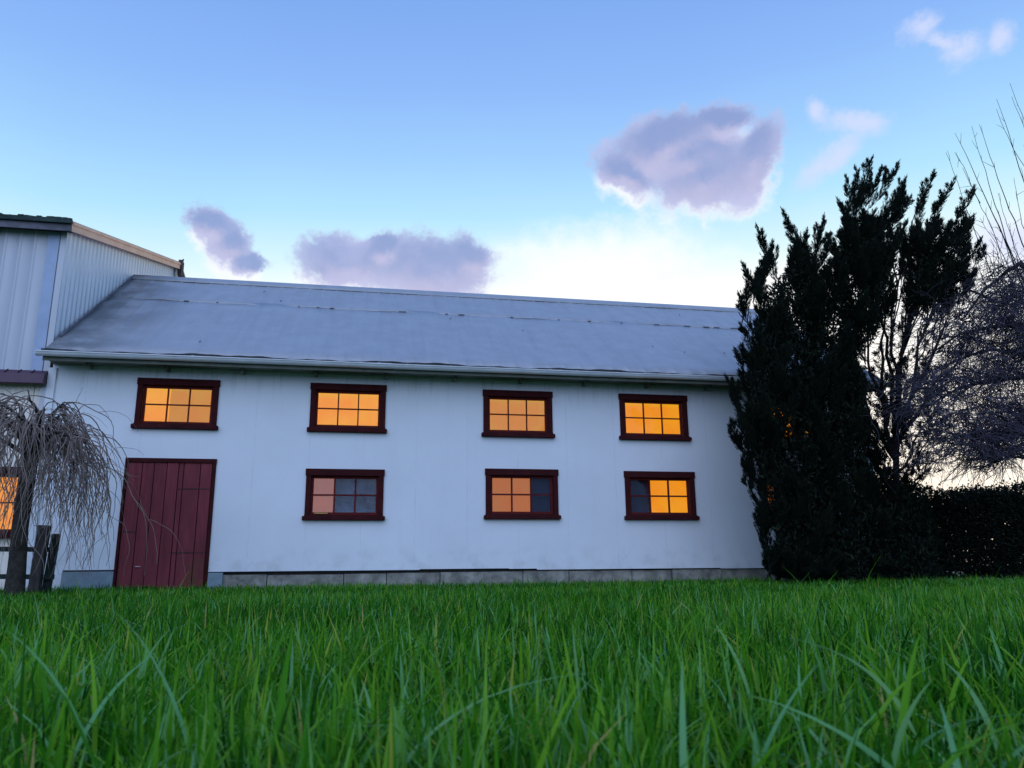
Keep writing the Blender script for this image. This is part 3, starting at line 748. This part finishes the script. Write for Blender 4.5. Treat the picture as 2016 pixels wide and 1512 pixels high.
# open-stemmed evergreen beside it
YC2 = 12.3
c2 = at(1768, 1148, YC2)
con2 = empty('evergreen_tree', (c2[0], YC2, 0), 'open evergreen with bare fanned stems and tufted top, right of the dense one', 'tree')
tips2 = [(1838, 338, 1.0, .17), (1820, 385, .9, .17), (1858, 380, .9, .17), (1880, 352, 1.0, .13), (1900, 395, .8, .14), (1918, 368, .9, .13), (1932, 470, .7, .14), (1938, 485, .6, .15), (1910, 430, .8, .14), (1805, 440, .8, .17), (1790, 470, .8, .18), (1870, 440, .8, .16), (1842, 430, .9, .2)]
poly2 = [(1775, 470), (1830, 400), (1915, 400), (1925, 500), (1915, 560), (1860, 600), (1800, 560), (1765, 545)]
ends2 = crown(con2, tips2, YC2, ((1845,), 900), 0.6, 62, poly2, 0.22, 1.0, 0.5, 0.85, core=2000)
crown(con2, [], YC2-.2, ((1770,), 1140), 0.3, 60, [(1735, 985), (1775, 960), (1840, 1000), (1850, 1140), (1735, 1140)], 0.16, 1.0, 0.3, 0.5, core=2500)
paths = []
fork = at(1764, 900, YC2)
paths.append((np.array([c2*[1, 1, 0]+[0, 0, -.05], at(1766, 1050, YC2), fork]), np.array([.075, .065, .055])))
fan = [(1722, 560), (1742, 600), (1757, 520), (1775, 620), (1838, 600), (1700, 640), (1860, 640), (1890, 700), (1700, 760), (1805, 560)]
fe = []
for (x0_, y0_, x, y) in [(1766, 1000, 1702, 850), (1765, 960, 1835, 840), (1766, 1030, 1722, 930), (1766, 1010, 1815, 925), (1765, 930, 1860, 780)]:
    p, r = stem(at(x0_, y0_, YC2), at(x, y, YC2+RNG.uniform(-.3, .3)), .025, .008, .1, 12); paths.append((p, r)); fe.append((p, r))
for (x, y) in fan:
    e = at(x, y, YC2+RNG.uniform(-.4, .4)); p, r = stem(fork+RNG.normal(size=3)*.03, e, 0.045, 0.014, 0.16, 12); paths.append((p, r)); fe.append((p, r))
for b, t in ends2:
    j = min(fe, key=lambda q: np.linalg.norm(q[0][-1]-b)); k = int(RNG.integers(6, 12)); paths.append(stem(j[0][k], b, 0.014, 0.008, 0.06, 7)); paths.append(stem(b, t, 0.008, 0.003, 0.03, 5))
twp = []
for p, r in fe:
    for k in range(46):
        i = int(RNG.integers(1, 12)); d = unit(np.array([RNG.normal(), RNG.normal(), RNG.uniform(0, 1.2)])); twp.append(stem(p[i], p[i]+d*RNG.uniform(.2, .55), 0.006, 0.002, 0.05, 6))
tube_obj('trunk', paths+twp, M['bark_dark'], con2, 5)
# thin leaf clusters along the lower stems
Ps, Ds, Ls, Ws = [], [], [], []
for p, r in twp:
    if RNG.random() < 0.5:
        a = leader_sprays(p[2], p[-1]+[0, 0, .05], 0.09, 0.8); Ps.append(a[0]); Ds.append(a[1]); Ls.append(a[2]); Ws.append(a[3])
P, D_, L, Wd = map(np.concatenate, (Ps, Ds, Ls, Ws)); sel = RNG.random(len(P)) < 0.8; v, f = sprays(P[sel], D_[sel], L[sel], Wd[sel])
link('inner_foliage', np_mesh('f', v, f, {'tone': np.repeat(RNG.uniform(0, 1, sel.sum()), 4)}), M['conifer'], con2)

# weeping twigs
def droop(p, v, L, step=0.06, grav=2.2, wig=0.5, floor=0.1):
    pts = [p]; v = np.array(v, float); d = 0
    while d < L:
        v = v+np.array([0, 0, -grav*step])+RNG.normal(size=3)*wig*step*4
        v = v/np.linalg.norm(v)*max(0.6, min(1, np.linalg.norm(v)))
        q = pts[-1]+unit(v)*step; 
        if q[2] < floor: break
        if q[1] > WY-0.1 and q[0] < XR+.1: q[1] = WY-0.1
        pts.append(q); d += step
    return np.array(pts)

# left weeping tree
YW = 11.2
b0 = at(28, 1172, YW); b0[2] = -0.05
wl = empty('weeping_tree', (b0[0], YW, 0), 'bare weeping tree with umbrella of hanging grey twigs, left of the red door', 'tree')
trunk_pts = np.array([b0, at(33, 1120, YW), at(40, 1040, YW), at(52, 960, YW), at(62, 900, YW), at(70, 862, YW), at(72, 830, YW)])
tube_obj('trunk', [(trunk_pts, np.array([.125, .105, .092, .088, .085, .07, .04])), stem(at(66, 900, YW), at(30, 840, YW-.2), .05, .03), ], M['bark_left'], wl, 10)
head = trunk_pts[4]
limbs = []
targets = [(140, 825, .1), (165, 860, -.1), (112, 800, .5), (60, 790, -.4), (0, 800, .3), (-60, 830, -.3), (-120, 860, .2), (176, 890, .0), (90, 810, -.9), (140, 860, -.8), (20, 820, -.9), (155, 845, .5), (-40, 800, .8), (110, 830, .9), (182, 910, .1), (40, 782, .2)]
for (x, y, dy) in targets:
    e = at(x, y, YW+dy*1.2); m_ = (head+e)/2+np.array([0, 0, 0.36]); t = np.linspace(0, 1, 14)[:, None]
    p = (1-t)**2*head+2*t*(1-t)*m_+t*t*e+np.cumsum(RNG.normal(size=(14, 3))*0.012, 0); limbs.append((p, np.linspace(.035, .010, 14)))
tube_obj('limbs', limbs, M['bark_left'], wl, 6)
tw = []
for k in range(340):
    p, r = limbs[int(RNG.integers(len(limbs)))]; i = int(RNG.integers(4, 14)); s = p[i]
    out_ = unit((s-head)*[1, 1, 0]+RNG.normal(size=3)*0.35*[1, 1, 0]); v = out_*RNG.uniform(.1, .7)+np.array([0, 0, RNG.uniform(-.3, .6)])
    Lm = RNG.uniform(0.4, 2.1)
    q = droop(s, v, Lm, 0.055, 3.0, 0.62, max(0.35, 0.35+RNG.random()**1.5*1.1))
    if len(q) > 4:
        tw.append((q, np.linspace(0.0098, 0.003, len(q))))
        for _ in range(2):
            if RNG.random() < 0.6:
                j = int(RNG.integers(2, len(q)-1)); q2 = droop(q[j], unit(q[j]-q[j-1])+RNG.normal(size=3)*0.6, Lm*0.5, 0.05, 2.6, 0.5, 0.25)
                if len(q2) > 3: tw.append((q2, np.linspace(0.0042, 0.0018, len(q2))))
# one long twig reaching across the door
a = limbs[14][0][-1]
for dz in (0, -.08): tw.append((droop(a+[0, 0, dz*.3], (1, -.1, 0.25+dz), RNG.uniform(.55, .75), .05, 0.9, 0.35), None))
tw = [(q, r if r is not None else np.linspace(.005, .002, len(q))) for q, r in tw]
tube_obj('hanging_twigs', tw, M['twig_grey'], wl, 3)

# right bare tree: stem stands outside the frame, limbs reach in
YR = 10.6
rb = at(2120, 1160, YR); rb[2] = -0.05
wr = empty('weeping_tree', (rb[0], YR, 0), 'large bare purplish tree with tangled twigs and long shoots, at the right edge', 'tree')
tr = [rb, at(2110, 1000, YR), at(2090, 850, YR), at(2080, 700, YR), at(2060, 580, YR), at(2030, 520, YR)]
big_l = [(np.array(tr), np.array([.20, .17, .15, .13, .10, .07]))]
def limb(pts, r0, r1, n=16):
    pts = [np.array(p) for p in pts]; t = np.linspace(0, len(pts)-1, n); P = []
    for u in t:
        i = min(int(u), len(pts)-2); f = u-i; P.append(pts[i]*(1-f)+pts[i+1]*f)
    P = np.array(P)+np.cumsum(RNG.normal(size=(n, 3))*0.01, 0); return (P, np.linspace(r0, r1, n))
LR = [limb([tr[4], at(2010, 520, YR), at(1985, 535, YR), at(1940, 570, YR-.1), at(1905, 620, YR)], .05, .015),
      limb([tr[3], at(2010, 742, YR), at(1950, 745, YR+.1), at(1880, 765, YR+.2), at(1830, 800, YR+.3)], .055, .014),
      limb([tr[3], at(2020, 640, YR-.3), at(1960, 640, YR-.4), at(1890, 660, YR-.3), at(1840, 700, YR-.2)], .04, .012),
      limb([tr[2], at(2030, 830, YR), at(1960, 860, YR+.2), at(1900, 880, YR+.3)], .04, .012),
      limb([tr[4], at(2040, 600, YR+.4), at(1980, 600, YR+.6), at(1900, 570, YR+.7), at(1870, 590, YR+.8)], .04, .012),
      limb([tr[3], at(2030, 700, YR+.5), at(1950, 690, YR+.8), at(1860, 720, YR+.9), at(1810, 740, YR+1)], .04, .012),
      limb([tr[2], at(2040, 900, YR-.2), at(1980, 900, YR-.1), at(1920, 920, YR)], .03, .01),
      limb([tr[4], at(2100, 560, YR), at(2160, 600, YR)], .05, .02)]
# long straight young shoots rising up and to the left
shoots = []
for (x0, y0, x1, y1, r) in [(2016, 570, 1880, 262, .013), (1930, 400, 1882, 300, .007), (2010, 545, 1913, 248, .010), (2030, 520, 1928, 245, .011), (2060, 480, 1962, 195, .012), (2075, 470, 1962, 215, .008), (2080, 430, 1988, 163, .010), (2090, 420, 1992, 190, .008),
                            (1960, 560, 1862, 300, .008), (1990, 540, 1895, 330, .007), (1975, 560, 1900, 420, .007), (1940, 560, 1905, 455, .006), (1990, 560, 1930, 430, .006), (2000, 530, 1948, 405, .006), (2020, 540, 1965, 380, .007), (2030, 500, 1996, 350, .007),
                            (1985, 560, 1925, 500, .005), (1925, 575, 1890, 500, .005), (1960, 575, 1930, 470, .006), (2040, 480, 2010, 330, .007), (1950, 580, 1880, 480, .005), (2000, 575, 1950, 470, .006), (2016, 560, 1985, 440, .006)]:
    y = YR+RNG.uniform(-.3, .3); p, rr_ = stem(at(x0, y0, y), at(x1, y1, y), r, .0028, 0.035, 14); shoots.append((p, rr_))
    for _ in range(4):
        i = int(RNG.integers(3, 13)); d = unit(p[13]-p[0]); shoots.append(stem(p[i], p[i]+unit(d+RNG.normal(size=3)*.6)*RNG.uniform(.05, .25), .004, .002, .01, 4))
tube_obj('trunk', big_l, M['bark_dark'], wr, 10)
tube_obj('limbs', LR, M['bark_dark'], wr, 6)
tube_obj('young_shoots', shoots, M['bark_dark'], wr, 4)
pr = [(1770, 760), (1820, 660), (1905, 570), (1960, 535), (2060, 520), (2080, 900), (1990, 930), (1900, 940), (1810, 930), (1770, 850)]
base_l = list(LR)
while len(LR) < 120:
    x, y = RNG.uniform(1765, 2080), RNG.uniform(520, 930)
    if not in_poly(x, y, pr): continue
    e = at(x, y, YR+RNG.uniform(-.9, 1.1)); src = min([q[0][i] for q in base_l for i in (3, 6, 9, 12)], key=lambda c: np.linalg.norm(c-e)-.8*(c[0]-e[0])+RNG.uniform(0, .5))
    p, r = stem(src, e, .012, .006, .18, 16); p[:, 2] += .12*np.sin(np.linspace(0, np.pi, 16)); LR.append((p, r))
tube_obj('branches', LR[len(base_l):], M['bark_dark'], wr, 5)
tw = []
for k in range(2700):
    p, r = LR[int(RNG.integers(len(LR))) if RNG.random() < .06 else int(RNG.integers(len(base_l), len(LR)))]; i = int(RNG.integers(3, 16)); s = p[i]
    v = np.array([RNG.normal()*0.7-0.35, RNG.normal()*0.6, RNG.uniform(-.2, .9)])
    Lm = RNG.uniform(0.3, 1.0)
    q = droop(s, v, Lm, 0.06, 1.3, 0.75, 1.35+RNG.random()*0.5)
    if len(q) > 4:
        tw.append((q, np.linspace(0.0062, 0.0028, len(q))))
        for _ in range(3):
            if RNG.random() < 0.65:
                j = int(RNG.integers(1, len(q)-1)); q2 = droop(q[j], unit(q[j]-q[j-1])+RNG.normal(size=3)*0.8, Lm*0.45, 0.05, 1.0, 1.0, 1.4)
                if len(q2) > 3: tw.append((q2, np.linspace(0.0045, 0.002, len(q2))))
tube_obj('hanging_twigs', tw, M['twig_purple'], wr, 3)

# ------------------------------------------------------------------ hedge
YH = 13.5
hx0, hx1 = XR+0.02, at(2180, 1100, YH)[0]
hz = at(1880, 966, YH)[2]
hg = empty('hedge', ((hx0+hx1)/2, YH, 0), 'dark clipped evergreen hedge running right from the barn end', 'hedge')
n = 85000; x = RNG.uniform(hx0, hx1, n); y = RNG.uniform(YH-.1, YH+1.0, n)
topz = hz+0.10*np.sin(x*2.1)+0.08*np.sin(x*5.3+1)+0.05*np.sin(y*6+x*3)+0.05*np.sin(x*13+y*4)+np.where(RNG.random(n) < .06, .10, 0)+.35*np.exp(-((x-hx0)/.5)**2)
z = RNG.uniform(0.02, 1, n)**0.85*topz+RNG.normal(size=n)*0.015
P = np.stack([x, y, z], 1); gap = ((np.abs(x-at(1965, 1100, YH)[0]) < .10) & (z > .36) & (z < .50)) | ((x > at(1885, 1130, YH)[0]) & (x < at(1945, 1130, YH)[0]) & (z > .10) & (z < .19))
for _ in range(20):
    hx, hz_ = RNG.uniform(hx0+.6, hx1), RNG.uniform(.36, 1.3); rr_ = RNG.uniform(.02, .055)
    gap |= ((x/y-hx/YH)*YH)**2+(((z-CAM_H)/y-(hz_-CAM_H)/YH)*YH)**2 < rr_**2
P = P[~gap]; n = len(P)
v, f = sprays(P, unit(RNG.normal(size=(n, 3))*[1, 1, .6]+[0, 0, .5]), RNG.uniform(.04, .09, n), RNG.uniform(.022, .045, n))
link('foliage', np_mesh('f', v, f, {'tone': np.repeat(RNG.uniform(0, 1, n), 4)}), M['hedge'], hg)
st = [stem((x, YH+.45+RNG.uniform(-.3, .3), -.03), (x+RNG.uniform(-.3, .3), YH+.45+RNG.uniform(-.3, .3), hz*.92), .028, .008, .1, 8) for x in np.arange(hx0+.15, hx1, .33)]
tube_obj('stems', st, M['bark_dark'], hg, 5)

# ------------------------------------------------------------------ rail fence at the left
YF = 12.2
f0 = at(75, 1160, YF)
fence = empty('rail_fence', (f0[0], YF, 0), 'short dark post and rail fence behind the trunk of the left weeping tree', 'fence')
a, b = at(66, 1170, YF), at(88, 1036, YF); a[2] = -.05
MB().bar(a, b, 0.125, 0.11, 0.012).build('post', M['post_brown'], fence)
a, b = at(89, 1172, YF+.12), at(111, 1051, YF+.12); a[2] = -.05
MB().bar(a, b, 0.10, 0.10, 0.012).build('post', M['post_green'], fence)
a, b = at(-95, 1180, YF), at(-80, 1045, YF); a[2] = -.05
MB().bar(a, b, 0.13, 0.12, 0.012).build('post', M['post_brown'], fence)
for (yl, yr) in ((1080, 1082), (1134, 1136)):
    MB().bar(at(-120, yl, YF-.02), at(104, yr, YF+.06), 0.085, 0.05, 0.008).build('rail', M['post_green'], fence)

# ------------------------------------------------------------------ grass
def grass():
    Vs, Fs, Ts = [], [], []; off = 0
    seg = 5
    zones = [(0.36, 1.2, 4600, 0.0062, .5), (1.2, 2.2, 3300, 0.0064, .8), (2.2, 4.0, 1900, 0.0072, .9), (4.0, 7.0, 1100, 0.007, 1.0), (7.0, 10.5, 620, 0.009, 1.0), (10.5, 15.2, 420, 0.011, 1.0)]
    for r0, r1, dn, w, _ in zones:
        a0, a1 = R(-38)+YAW*-1*1, R(38)+0.19      # azimuth span seen by the lens with a margin
        a0 = 0.189-R(41); a1 = 0.189+R(41)
        area = 0.5*(a1-a0)*(r1*r1-r0*r0); n = int(area*dn)
        r = np.sqrt(RNG.uniform(r0*r0, r1*r1, n)); a = RNG.uniform(a0, a1, n)
        x = r*np.sin(a); y = r*np.cos(a)
        ok = (y < WY-0.02) | (x > XR+0.1); x, y, r = x[ok], y[ok], r[ok]; n = len(x)
        # clumping
        cl = 0.5+0.16*np.sin(x*5.1+1.7*np.sin(y*3.3))+0.16*np.sin(y*6.7+2.1*np.sin(x*4.1+1))+0.18*np.sin(x*17+2*np.sin(y*9))*np.sin(y*15+2*np.sin(x*11))
        cl2 = 0.5+0.5*np.sin(x*1.3+2)*np.sin(y*1.1+x*.4)
        h = (0.050+0.085*cl+0.03*cl2+RNG.gamma(2.0, 0.013, n))*RNG.uniform(.75, 1.2, n)
        fall = np.clip((r-5)/5, 0, 1)*np.clip((14.5-r)/4, 0, 1); h *= 1-0.38*fall
        h = np.minimum(h, 0.225)
        tall = RNG.random(n) < np.where(r < 3.5, 0.004, 0.0015); h = np.where(tall, h+RNG.uniform(.04, .12, n), h)
        near = r < 0.75; h = np.where(near, np.minimum(h, .20), h)
        ang = RNG.uniform(0, 2*np.pi, n); lean = np.abs(RNG.normal(size=n))*0.19+0.02; lean = np.where(tall, lean*.6, lean)
        bend = RNG.uniform(0.05, 1.15, n)**2.0
        ld = np.stack([np.cos(ang), np.sin(ang)], 1)
        wa = ang+np.pi/2+RNG.normal(size=n)*0.5; wd = np.stack([np.cos(wa), np.sin(wa)], 1)
        W_ = w*RNG.uniform(.55, 1.35, n); W_ = np.where(RNG.random(n) < .03, W_*1.7, W_)
        tt = np.linspace(0, 1, seg)
        prof = np.array([0.75, 1.0, 0.88, 0.55, 0.04])
        tw_ = RNG.normal(size=n)*0.7
        vs = np.zeros((n, seg, 2, 3))
        for k, t in enumerate(tt):
            o = h*(lean*t+bend*0.75*t**2.4)
            zz = h*(t-0.36*np.minimum(bend, 1.3)*t**2.8)
            cx = x+ld[:, 0]*o; cy = y+ld[:, 1]*o
            ca, sa = np.cos(tw_*t), np.sin(tw_*t)
            wx = wd[:, 0]*ca-wd[:, 1]*sa; wy_ = wd[:, 0]*sa+wd[:, 1]*ca
            hw = W_*prof[k]*0.5
            vs[:, k, 0] = np.stack([cx-wx*hw, cy-wy_*hw, zz], 1); vs[:, k, 1] = np.stack([cx+wx*hw, cy+wy_*hw, zz], 1)
        vs = vs.reshape(n, -1, 3)
        tone = np.clip(0.36+0.30*(cl2-.5)+0.18*(cl-.5)+RNG.normal(size=n)*0.25, 0, .86); rnd = RNG.random(n)
        tone = np.where(rnd < .045, .90, tone); tone = np.where((rnd > .07) & (rnd < .095), .965, tone); tone = np.where(rnd > .993, 1.0, tone)
        tone = tone[:, None]+np.repeat(tt, 2)[None, :]*0.07*(tone < .8)[:, None]
        Vs.append(vs.reshape(-1, 3)); Ts.append(tone.ravel())
        q = np.array([[2*k, 2*k+1, 2*k+3, 2*k+2] for k in range(seg-1)])
        Fs.append((q[None]+(np.arange(n)*seg*2)[:, None, None]).reshape(-1, 4)+off); off += n*seg*2
    # individual long blades standing out in the foreground and a few seed stalks further off
    def strip(x, y, h, ang, lean, bend, w, tone):
        nonlocal off
        m = 12; vs = []; pf = lambda t: w*(0.7+0.6*math.sin(min(1, t*1.4)*math.pi*.5)-0.28)*(1-t**3.0)+0.0006
        wa = ang+math.pi/2+RNG.normal()*.5; wx, wy_ = math.cos(wa), math.sin(wa); tw = RNG.normal()*.9
        for k in range(m):
            t = k/(m-1); o = h*(lean*t+bend*t**2.6); z = h*(t-.4*bend*t**3)
            cx, cy = x+math.cos(ang)*o, y+math.sin(ang)*o; c_, s__ = math.cos(tw*t), math.sin(tw*t); a_, b_ = wx*c_-wy_*s__, wx*s__+wy_*c_
            hw = pf(t)/2; vs += [(cx-a_*hw, cy-b_*hw, z), (cx, cy, z-hw*.35), (cx+a_*hw, cy+b_*hw, z)]
        q = []
        for k in range(m-1): q += [(3*k, 3*k+1, 3*k+4, 3*k+3), (3*k+1, 3*k+2, 3*k+5, 3*k+4)]
        Vs.append(np.array(vs)); Fs.append(np.array(q)+off); Ts.append(np.full(len(vs), tone)+np.repeat(np.linspace(0, .05, m), 3)*(tone < .8)); off += len(vs)
    for _ in range(260):
        r = math.sqrt(RNG.uniform(.62**2, 2.4**2)); a = 0.189+RNG.uniform(-.72, .72)
        strip(r*math.sin(a), r*math.cos(a), RNG.uniform(.15, .235), RNG.uniform(0, 6.28), RNG.uniform(.02, .30), abs(RNG.normal())*.4, RNG.uniform(.006, .010), float(RNG.choice([.5, .6, .72, .8, .90, .91])))
    for px, r, h, ang, ln, bd, w, tn in [(285, .95, .275, 2.9, .22, .3, .0075, .90), (450, 1.05, .29, 2.8, .28, .25, .0085, .90), (735, .9, .27, .1, .18, .8, .007, .91), (340, .85, .225, 1.8, .05, .1, .011, .6), (560, .95, .27, 1.5, .05, .3, .010, .5),
                                      (1235, 1.3, .28, 3.0, .1, .1, .009, .97), (1545, 1.1, .26, .2, .25, .3, .010, .6), (1400, .9, .22, .3, .4, .3, .012, .9), (1860, .9, .22, 2.7, .4, .5, .011, .9), (1700, 1.0, .24, .5, .3, .2, .010, .62), (1780, 1.3, .27, 2.9, .1, .6, .009, .91), (1130, .85, .19, 1., .3, .2, .012, .62)]:
        d = ray(px, 1115); a = math.atan2(d[0], d[1]); strip(r*math.sin(a), r*math.cos(a), h, ang, ln, bd, w, tn)
    for px, r, h in [(1660, 2.6, .37), (1625, 2.8, .34), (1240, 3.0, .335), (200, 2.4, .35), (530, 2.2, .31), (1560, 2.4, .32), (1910, 3.0, .33), (330, 3.2, .34), (760, 2.2, .305)]:
        d = ray(px, 1115); a = math.atan2(d[0], d[1]); strip(r*math.sin(a), r*math.cos(a), h, RNG.uniform(0, 6.28), .15, .25, .0042, .55)
    me = np_mesh('grass', np.concatenate(Vs), np.concatenate(Fs), {'tone': np.concatenate(Ts)})
    o = link('grass', me, M['grass'], None, True)
    tag(o, 'bright green unmown lawn grass in front of the barn', 'grass', kind='stuff')
    print('grass faces', len(me.polygons))
grass()
